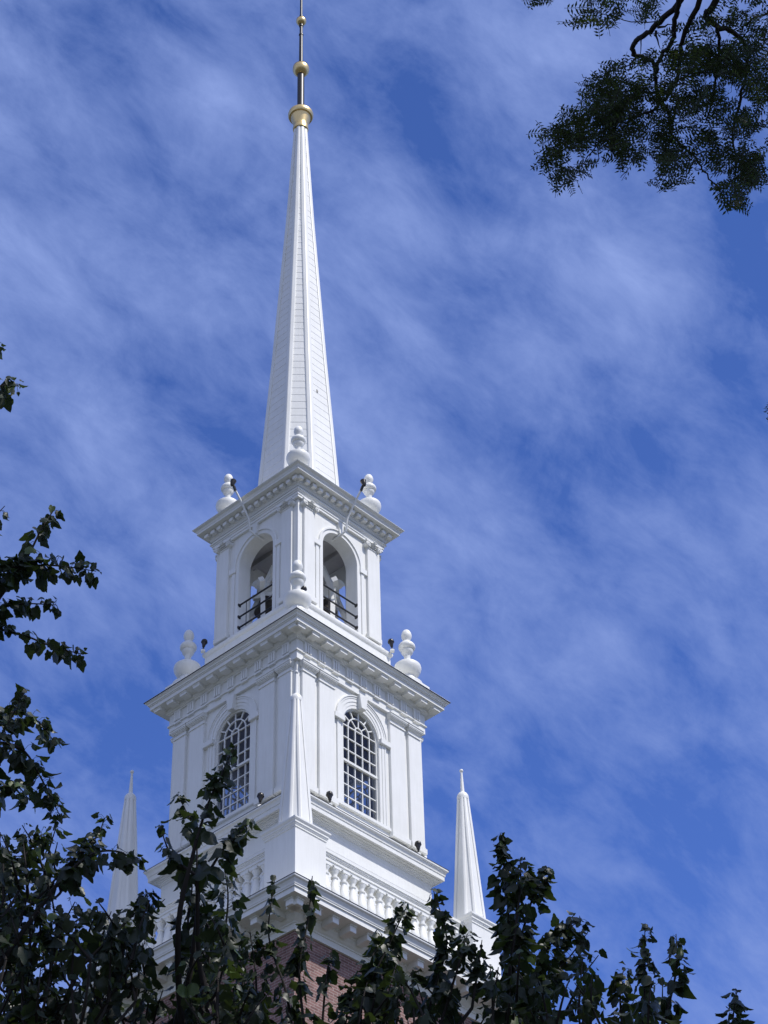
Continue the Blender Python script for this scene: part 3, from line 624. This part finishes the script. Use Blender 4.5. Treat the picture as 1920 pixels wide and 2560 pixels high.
# ------------------------------------------------------------------ trees
rng = np.random.default_rng(11)
_h = [(.12, -.05), (.27, -.05), (.38, .05), (.43, .18), (.42, .32), (.47, .45), (.46, .58), (.37, .64), (.29, .71), (.23, .83), (.13, .95)]
LEAF2D = np.array([(0, 0)] + _h + [(0, 1.04)] + [(-x, y) for x, y in _h[::-1]])
class LeafMesh:
    def __init__(s): s.V = []; s.F = []; s.n = 0
    def leaf(s, base, tip_dir, side, size):
        """one lobed leaf: midrib along tip_dir, blade across side, folded and curled"""
        w = rng.uniform(0.72, 1.05); x = LEAF2D[:, 0] * w * (1 + rng.normal(0, .05, len(LEAF2D))); y = LEAF2D[:, 1] * (1 + rng.normal(0, .03, len(LEAF2D)))
        fold = rng.uniform(0.05, 0.9); curl = rng.uniform(-0.1, 0.6); n = np.cross(tip_dir, side)
        zc = fold * np.abs(x) - curl * y * y - 0.25 * fold * x * x + rng.normal(0, .02, len(x))
        cx_, cy_, cz_ = 0.0, 0.42, -curl * 0.17
        pts = np.vstack([np.column_stack([x, y, zc]), [[cx_, cy_, cz_]], [[0, .75, -curl * .55]]]) * size
        s.V.append(base + pts[:, :1] * side + pts[:, 1:2] * tip_dir + pts[:, 2:] * n)
        k = len(LEAF2D); o = s.n
        for i in range(k):
            j = (i + 1) % k; c = k + 1 if 8 <= i <= 15 else k
            s.F.append((o + i, o + j, o + c))
        s.F.append((o + 8, o + k + 1, o + k)); s.F.append((o + k + 1, o + 16, o + k))
        s.n += k + 2
    def quad(s, a, b, c, d): s.V.append(np.array([a, b, c, d])); s.F.append((s.n, s.n + 1, s.n + 2, s.n + 3)); s.n += 4
    def stalk(s, a, b, c, r):
        e = unit(np.cross(c - a, np.array([0.3, 0.2, 1.0]))) * r; f = unit(np.cross(c - a, e)) * r
        s.V.append(np.array([a + e, a - e * .5 + f, a - e * .5 - f, b + e, b - e * .5 + f, b - e * .5 - f, c + e, c - e * .5 + f, c - e * .5 - f])); o = s.n; s.n += 9
        for q in (0, 3):
            for i in range(3): j = (i + 1) % 3; s.F.append((o + q + i, o + q + j, o + q + 3 + j, o + q + 3 + i))
    def build(s, name, mat, parent, loc):
        me = bpy.data.meshes.new(name); V = np.vstack(s.V) - np.array(loc); me.from_pydata(V.tolist(), [], s.F); me.materials.append(mat)
        me.polygons.foreach_set('use_smooth', [True] * len(me.polygons))
        o = bpy.data.objects.new(name, me); col.objects.link(o); o.parent = parent; return o

def unit(v): return v / (np.linalg.norm(v) + 1e-9)
def smooth_path(pts, n):
    """Catmull-Rom through the points"""
    P = [np.array(p) for p in pts]; P = [2 * P[0] - P[1]] + P + [2 * P[-1] - P[-2]]; out = []
    for i in range(1, len(P) - 2):
        for t in np.linspace(0, 1, n, endpoint=False):
            p0, p1, p2, p3 = P[i - 1:i + 3]; out.append(0.5 * ((2 * p1) + (-p0 + p2) * t + (2 * p0 - 5 * p1 + 4 * p2 - p3) * t * t + (-p0 + 3 * p1 - 3 * p2 + p3) * t ** 3))
    out.append(P[-2]); return out

def maple(label, base_xy, trunk, shoots, fills, seed):
    """trunk: world points from the ground up; shoots: (pixel path base to tip, distance, radius px, leaves)"""
    global rng
    rng = np.random.default_rng(seed)
    base = np.array((*base_xy, 0.0)); t = empty('maple_tree', tuple(base)); tag(t, label, 'tree', 'maple trees in front of the church')
    wood = MB(); lm = LeafMesh()
    tr = [np.array(p) for p in trunk]; wood.tube([tuple(p - base) for p in tr], list(np.linspace(0.13, 0.035, len(tr))), 10)
    br = MB(); nodes = list(tr)
    def grow(P, rads, n_leaves, r_base, r_tip, size=0.098, stem=0.009):
        br.tube([tuple(p - base) for p in P], list(np.linspace(stem, 0.0025, len(P))), 6)
        m_ = len(P); ang0 = rng.uniform(0, 6.28)
        for i in range(int(n_leaves * 0.84)):
            u_ = rng.uniform(0.0, 1.0) ** 0.85 * (m_ - 1.001); k = int(u_); q = P[k] + (P[k + 1] - P[k]) * (u_ - k); f = u_ / (m_ - 1)
            rad = (r_base + (r_tip - r_base) * f) * (0.35 + 0.65 * math.sqrt(rng.uniform()))
            ax = unit(P[k + 1] - P[k]); o_ = rng.normal(size=3); o_ = unit(o_ - ax * o_.dot(ax)); out = unit(o_ + ax * rng.uniform(0.0, 0.7))
            lb = q + out * rad * 0.75
            sz = size * rng.choice([rng.uniform(0.4, 0.7), rng.uniform(0.7, 1.05), rng.uniform(0.9, 1.3)]) * (1 - 0.5 * f)
            td = unit(out * rng.uniform(0.1, 0.7) + np.array([0, 0, -rng.uniform(0.6, 1.5)]) + rng.normal(0, 0.28, 3))
            sd = unit(np.cross(td, unit(out * 0.7 + np.array([0, 0, 0.9]) + rng.normal(0, 0.45, 3))))
            lm.leaf(lb, td, sd, sz)
            mid = (q + lb) / 2 + np.array([0, 0, 0.012])
            if rad > 0.02 and i % 2 == 0: lm.stalk(q, mid, lb + td * sz * .05, 0.0013)
    for path, dist, rpx, n in shoots:
        dz = rng.uniform(-0.3, 0.3)
        P = smooth_path([at(x, y, dist + dz + 0.12 * i) for i, (x, y) in enumerate(path)], 6); sc = dist / FPX
        grow(P, None, n, rpx[0] * sc, rpx[1] * sc)
        nodes += P[:len(P) * 2 // 3]
        # the shoot grows from the trunk
        q = P[0]; j = min(range(len(tr)), key=lambda a: np.linalg.norm(tr[a] - q) + (4 if tr[a][2] > q[2] - 0.25 else 0)); p0 = tr[j]
        w1 = p0 + (q - p0) * 0.35 + np.array([*rng.normal(0, .1, 2), -0.16]); w2 = p0 + (q - p0) * 0.7 + np.array([*rng.normal(0, .08, 2), -0.12]); br.tube([tuple(p - base) for p in smooth_path([p0, w1, w2, q], 5)], list(np.linspace(0.028, 0.010, 16)), 6)
    for (x0, x1, y0, y1, dist, n, ln) in fills:
        for i in range(max(1, n // 17)):
            x = rng.uniform(x0, x1); y = rng.uniform(y0, y1); d = dist + rng.uniform(-0.9, 0.9); dx = rng.normal(0, 25)
            P = smooth_path([at(x - dx, y + ln, d), at(x, y + ln * 0.4, d + rng.uniform(-.2, .2)), at(x + dx, y, d + rng.uniform(-.2, .2))], 4); sc = d / FPX
            grow(P, None, 16, 48 * sc, 30 * sc, stem=0.008)
            q = P[0]; p0 = min(nodes, key=lambda a: np.linalg.norm(a - q) + (1.5 if a[2] > q[2] - 0.1 else 0)); nodes.append(P[2]); br.tube([tuple(p - base) for p in smooth_path([p0, (p0 + q) / 2 + np.array([0, 0, -0.1]), q], 4)], list(np.linspace(0.010, 0.006, 9)), 5)
    wood.build('trunk', M['bark'], t, smooth=60, fix=False); br.build('branches', M['bark'], t, smooth=60, fix=False)
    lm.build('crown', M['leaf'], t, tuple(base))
    return t

def trunk_path(pxs, dist, ground=None):
    top = [np.array(at(x, y, dist)) for x, y in pxs]; g0 = top[0].copy(); g0[2] = 0.0; g0[:2] += (ground or (0.15, 0.1))
    mid = (g0 * 0.5 + top[0] * 0.5); return [g0, mid] + top

tp = trunk_path([(-260, 3000), (-300, 2300), (-290, 1800), (-270, 1400), (-230, 1000)], 12.2)
maple('tall dark leafed maple at the left edge whose branches reach in from the left', tuple(tp[0][:2]), tp, [
    ([(-140, 1060), (-60, 1000), (0, 965), (48, 962)], 12.0, (50, 36), 75), ([(-120, 960), (-50, 900), (0, 855)], 12.1, (36, 24), 36),
    ([(-120, 1400), (-50, 1330), (12, 1265)], 12.2, (38, 28), 26), ([(30, 1450), (75, 1380), (105, 1320), (138, 1270)], 11.9, (46, 24), 52),
    ([(-120, 1470), (-20, 1435), (60, 1415), (150, 1415), (240, 1428)], 11.8, (52, 36), 150), ([(-120, 1560), (-30, 1530), (50, 1510), (140, 1512)], 12.0, (48, 28), 90),
    ([(-100, 1530), (0, 1572), (70, 1592), (135, 1618), (208, 1636)], 11.7, (26, 32), 74), ([(-120, 2000), (-40, 1900), (25, 1800), (62, 1725)], 12.0, (70, 26), 110),
    ([(-60, 1850), (50, 1870), (105, 1950), (150, 2040)], 11.8, (44, 32), 110), ([(-80, 1800), (20, 1780), (90, 1800), (140, 1860)], 12.2, (40, 30), 70), ([(-120, 2100), (-40, 2000), (30, 1960), (75, 2000)], 12.1, (50, 35), 80),
    ([(-100, 2300), (0, 2200), (60, 2140), (105, 2085)], 11.9, (62, 40), 130), ([(0, 2330), (100, 2240), (190, 2140), (240, 2095), (262, 2045)], 11.8, (34, 30), 90), ([(150, 2200), (230, 2135), (300, 2130), (338, 2160)], 11.7, (40, 36), 70),
    ([(200, 2420), (290, 2330), (350, 2270), (370, 2240)], 11.6, (60, 30), 90),
    ], [(-60, 150, 2060, 2300, 12.2, 420, 140), (-60, 380, 2240, 2600, 12.2, 1250, 150), (120, 330, 2210, 2330, 12.0, 160, 120)], 5)
tp = trunk_path([(520, 3100), (510, 2700)], 12.3)
maple('young maple with one bare topped leader standing up against the left arched window', tuple(tp[0][:2]), tp, [
    ([(507, 2620), (509, 2436), (524, 2330), (493, 2260), (491, 2090), (466, 2030), (442, 1985)], 12.0, (66, 18), 104), ([(491, 2100), (520, 2010), (552, 1940), (585, 1868)], 12.0, (46, 22), 78),
    ([(498, 2220), (560, 2120), (600, 2080), (634, 2048)], 11.9, (46, 22), 62), ([(492, 2190), (430, 2140), (398, 2062)], 12.1, (34, 18), 36), ([(500, 2470), (470, 2330), (480, 2220), (475, 2150)], 12.1, (60, 46), 80), ([(520, 2450), (560, 2330), (570, 2240), (560, 2170)], 12.2, (70, 45), 95),
    ], [(385, 640, 2400, 2600, 12.2, 560, 130), (440, 560, 2270, 2400, 12.2, 110, 100)], 6)
tp = trunk_path([(830, 3100), (880, 2720)], 12.4)
maple('maple with thin upright shoots in front of the brick corner and right balustrade', tuple(tp[0][:2]), tp, [
    ([(740, 2640), (715, 2480), (672, 2340), (688, 2188)], 11.9, (48, 16), 86), ([(770, 2640), (748, 2430), (770, 2300), (781, 2190)], 12.0, (44, 16), 74), ([(800, 2640), (815, 2450), (831, 2372)], 12.1, (34, 18), 40),
    ([(640, 2620), (640, 2450), (625, 2330)], 12.2, (50, 30), 70), ([(900, 2660), (905, 2500), (925, 2410), (955, 2335)], 12.1, (58, 28), 100), ([(850, 2660), (868, 2530), (880, 2450)], 12.2, (46, 30), 60), ([(600, 2640), (608, 2480), (598, 2365)], 12.2, (56, 34), 90),
    ([(900, 2640), (930, 2460), (985, 2335), (1018, 2264)], 12.0, (62, 24), 140), ([(1040, 2640), (1090, 2460), (1117, 2350), (1083, 2224)], 12.1, (56, 18), 120), ([(1090, 2600), (1150, 2400), (1168, 2335)], 12.2, (50, 26), 80), ([(1180, 2520), (1205, 2350)], 12.3, (26, 18), 30),
    ([(960, 2560), (960, 2420), (950, 2350)], 12.3, (50, 36), 70),
    ], [(640, 800, 2470, 2620, 12.2, 110, 120), (870, 1240, 2400, 2600, 12.4, 560, 150)], 7)
tp = trunk_path([(1280, 3100), (1290, 2750), (1275, 2550)], 12.6)
maple('maple with a tall narrow leafy peak just right of the right pinnacle', tuple(tp[0][:2]), tp, [
    ([(1270, 2640), (1278, 2400), (1266, 2230), (1250, 2086)], 12.3, (74, 14), 240), ([(1290, 2560), (1370, 2370), (1450, 2300)], 12.4, (64, 30), 120), ([(1282, 2420), (1330, 2250), (1368, 2168)], 12.3, (52, 22), 90), ([(1300, 2500), (1400, 2420), (1470, 2330)], 12.5, (60, 26), 90),
    ([(1275, 2420), (1300, 2230), (1300, 2150)], 12.4, (50, 30), 80),
    ], [(1230, 1480, 2350, 2600, 12.5, 460, 140)], 8)
tp = trunk_path([(1700, 3100), (1650, 2760)], 12.8)
maple('maple of sparse low shoots at the lower right against open blue sky', tuple(tp[0][:2]), tp, [
    ([(1600, 2680), (1612, 2470), (1612, 2312)], 12.5, (66, 20), 110), ([(1650, 2600), (1690, 2430), (1690, 2335)], 12.6, (44, 22), 80), ([(1560, 2640), (1550, 2480), (1560, 2420)], 12.6, (46, 26), 60), ([(1835, 2720), (1832, 2560), (1842, 2482)], 12.7, (36, 26), 85),
    ], [(1520, 1690, 2430, 2600, 12.6, 150, 130)], 9)

# locust: a big tree over the viewer; only the ends of its lower limbs hang into the picture
def locust():
    global rng
    rng = np.random.default_rng(21)
    base = np.array((6.5, -34.0, 0.0)); t = empty('locust_tree', tuple(base)); tag(t, 'locust tree with fine feathery leaves and bent dark limbs hanging in from the upper right', 'tree')
    wood = MB(); br = MB(); lm = LeafMesh()
    tr = smooth_path([base, base + (0.1, 0, 4), base + (-0.1, -0.2, 8), base + (0.1, -0.3, 12), base + (-0.4, 0, 16.5)], 4)
    wood.tube([tuple(p - base) for p in tr], list(np.linspace(0.42, 0.12, len(tr))), 12)
    D = 11.2
    def limb(px, r0, r1, d=D, k=5):
        P = smooth_path([at(x, y, d + 0.05 * i) for i, (x, y) in enumerate(px)], k); P = [P[0]] + [p + rng.normal(0, 0.004, 3) for p in P[1:]]
        br.tube([tuple(p - base) for p in P], list(np.linspace(r0, r1, len(P))), 7); return P
    roots = [limb([(1760, -220), (1722, -70), (1700, 0), (1650, 54), (1608, 89), (1587, 106), (1583, 131), (1608, 145), (1629, 151), (1641, 177)], .017, .010),
             limb([(1722, -70), (1699, 0), (1686, 50), (1683, 100), (1654, 139), (1641, 178), (1645, 230), (1674, 286), (1681, 340), (1731, 386), (1758, 424), (1785, 459)], .015, .004),
             limb([(1790, -200), (1747, 0), (1716, 69), (1702, 116), (1690, 200), (1640, 270), (1560, 300), (1480, 340), (1400, 350)], .016, .003),
             limb([(1850, -220), (1789, 0), (1764, 35), (1793, 66), (1836, 81), (1866, 116), (1870, 150), (1850, 250), (1830, 340), (1850, 420)], .020, .004),
             limb([(1793, 66), (1799, 116), (1790, 200), (1770, 300)], .010, .004)]
    for px, r0 in (([(1644, 68), (1681, 63)], .008), ([(1640, 77), (1650, 125)], .007), ([(1604, 92), (1602, 135)], .004), ([(1590, 145), (1580, 155), (1572, 180)], .006), ([(1629, 151), (1570, 165), (1500, 182)], .004), ([(1590, 148), (1540, 160)], .003), ([(1470, 205), (1455, 183)], .002),
                   ([(1940, 25), (1875, 50), (1850, 85), (1855, 130)], .006), ([(1645, 230), (1560, 230), (1490, 240), (1440, 260)], .006), ([(1560, 300), (1480, 380), (1440, 430), (1400, 470)], .004), ([(1500, 370), (1490, 405), (1440, 412)], .002), ([(1490, 405), (1475, 432)], .002), ([(1520, 400), (1510, 418)], .002), ([(1570, 420), (1550, 446)], .002),
                   ([(1690, 200), (1760, 180), (1860, 190)], .006), ([(1640, 54), (1560, 52), (1470, 28), (1430, 50)], .003), ([(1700, -60), (1500, -20), (1480, 20), (1500, 60)], .004), ([(1640, 20), (1555, 30)], .002), ([(1400, 350), (1370, 410), (1380, 460)], .003), ([(1400, 350), (1350, 345)], .002),
                   ([(1731, 386), (1800, 380), (1880, 420)], .004), ([(1785, 459), (1820, 500), (1850, 520)], .003), ([(1681, 340), (1660, 420), (1640, 470)], .003), ([(1500, -60), (1360, -20), (1330, 5)], .003)):
        limb(px, r0, 0.0016, D, 4)
    for P in roots[:4]:
        q = P[0]; p0 = tr[12]; br.tube([tuple(p - base) for p in smooth_path([p0, (p0 + q) / 2 + np.array([0, 0, 0.5]), q], 5)], list(np.linspace(0.09, 0.02, 11)), 8)
    def spray(p, d, L_, nleaf, ls):
        up_ = unit(np.array([0, 0, 1.0]) + rng.normal(0, 0.5, 3)); s_ = unit(np.cross(d, up_)); n_ = np.cross(s_, d)
        br_pts = [p, p + d * L_ * 0.5 - n_ * L_ * 0.03, p + d * L_ - n_ * L_ * rng.uniform(0.0, 0.2)]
        br.tube([tuple(q - base) for q in br_pts], 0.0013, 3)
        for i in range(nleaf):
            f = 0.12 + 0.88 * i / nleaf; q = p + d * L_ * f - n_ * L_ * 0.12 * f * f
            for sg in (-1, 1):
                ld = unit(s_ * sg + d * 0.42 + n_ * rng.uniform(-0.5, 0.15) + rng.normal(0, .1, 3)); w_ = unit(np.cross(ld, n_)) * ls * 0.15; l_ = ls * rng.uniform(0.8, 1.1) * (1 - 0.35 * abs(f - 0.5))
                lm.quad(q, q + ld * l_ * 0.45 + w_, q + ld * l_, q + ld * l_ * 0.45 - w_)
    O = (1289, -5); S = 1 / 2.62
    for (cx_, cy_, rx, ry, n) in ((540, 600, 110, 90, 34), (620, 680, 120, 90, 32), (800, 580, 200, 110, 70), (1150, 400, 170, 100, 60), (1350, 380, 150, 110, 46), (1500, 440, 200, 130, 80), (1580, 600, 100, 100, 32), (480, 800, 170, 100, 46), (700, 800, 170, 110, 62), (320, 930, 150, 70, 30), (240, 1040, 90, 60, 18), (320, 1180, 90, 60, 18), (430, 1110, 45, 40, 8), (400, 900, 120, 90, 26), (720, 1000, 120, 80, 34), (600, 930, 100, 70, 20),
                               (1050, 760, 150, 120, 44), (950, 930, 150, 90, 34), (1060, 1070, 140, 90, 38), (1000, 1210, 80, 25, 9), (1130, 1210, 35, 18, 3), (1250, 900, 110, 70, 26), (1450, 830, 130, 80, 34), (1300, 690, 150, 110, 40), (1430, 1050, 180, 100, 50), (1560, 1110, 90, 100, 32), (1400, 1270, 100, 60, 18), (1470, 1340, 60, 40, 9), (1100, 600, 150, 100, 36), (1480, 1200, 110, 60, 20),
                               (560, 110, 130, 70, 18), (420, 110, 70, 60, 7), (560, 20, 120, 40, 9), (1500, 100, 150, 120, 26), (1200, 200, 80, 80, 11), (830, 110, 70, 70, 9), (850, 30, 90, 50, 9), (160, -5, 90, 30, 10), (1000, 230, 60, 40, 6), (640, 450, 70, 50, 8), (860, 420, 90, 40, 9), (1600, 250, 80, 100, 14), (1350, 130, 100, 100, 10), (1650, 930, 60, 60, 4), (250, 870, 120, 30, 7), (1560, 800, 100, 60, 14)):
        for i in range(int(n * 0.95)):
            a = rng.uniform(0, 6.283); r_ = math.sqrt(rng.uniform()); x = O[0] + (cx_ + rx * r_ * math.cos(a)) * S; y = O[1] + (cy_ + ry * r_ * math.sin(a)) * S
            p = np.array(at(x, y, D + rng.normal(0, 0.28))); d = unit(np.array([rng.normal(0, 1), rng.normal(0, 0.8), rng.normal(-0.35, 0.45)]))
            spray(p - d * 0.07, d, rng.uniform(0.11, 0.18), int(rng.integers(6, 10)), rng.uniform(0.028, 0.038))
    # small hanging spray at the right edge of the picture
    limb([(2260, -260), (2130, 300), (2010, 780), (1950, 960), (1942, 1010)], .008, .0016, D, 5)
    for i in range(4): spray(np.array(at(1945, 985 + 12 * i, D)), unit(np.array([-0.5, 0, -0.6])), 0.12, 8, 0.026)
    # the high crown, above and beside the view, that shades the maples
    cl = []
    while len(cl) < 70:
        c = np.array((rng.uniform(-3.5, 10.5), rng.uniform(-38.5, -28.5), rng.uniform(14.6, 19.5)))
        h = math.hypot(c[0] - CAM.x, c[1] - CAM.y); 
        if math.degrees(math.atan2(c[2] - 1.6 - 1.0, h + 1.2)) > 57.5 or (c[0] - CAM.x) > 0.34 * (c[1] - CAM.y) + 2.2: cl.append(c)
    for c in cl:
        p0 = tr[-1 - int(rng.integers(0, 6))]; br.tube([tuple(p - base) for p in smooth_path([p0, (p0 + c) / 2 + np.array([0, 0, 0.7]), c], 4)], list(np.linspace(0.07, 0.015, 9)), 6)
        for k in range(14):
            d0 = unit(rng.normal(0, 1, 3) * np.array([1, 1, .55])); L0 = rng.uniform(0.7, 1.9); e = c + d0 * L0 + np.array([0, 0, -0.12 * L0])
            br.tube([tuple(p - base) for p in (c, (c + e) / 2 + np.array([0, 0, 0.06]), e)], [0.010, 0.006, 0.002], 4)
            for f in np.linspace(0.12, 1.0, 24):
                q = c + (e - c) * f + rng.normal(0, .07, 3) * f; d = unit(d0 * .5 + rng.normal(0, .8, 3) * np.array([1, 1, .5])); s_ = unit(np.cross(d, unit(np.array([0, 0, 1.0]) + rng.normal(0, .4, 3))))
                l_ = rng.uniform(0.12, 0.2); w_ = s_ * l_ * 0.3; lm.quad(q, q + d * l_ * .5 + w_, q + d * l_, q + d * l_ * .5 - w_)
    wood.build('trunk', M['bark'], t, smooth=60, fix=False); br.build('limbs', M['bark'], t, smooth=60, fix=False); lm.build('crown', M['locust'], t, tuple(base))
locust()
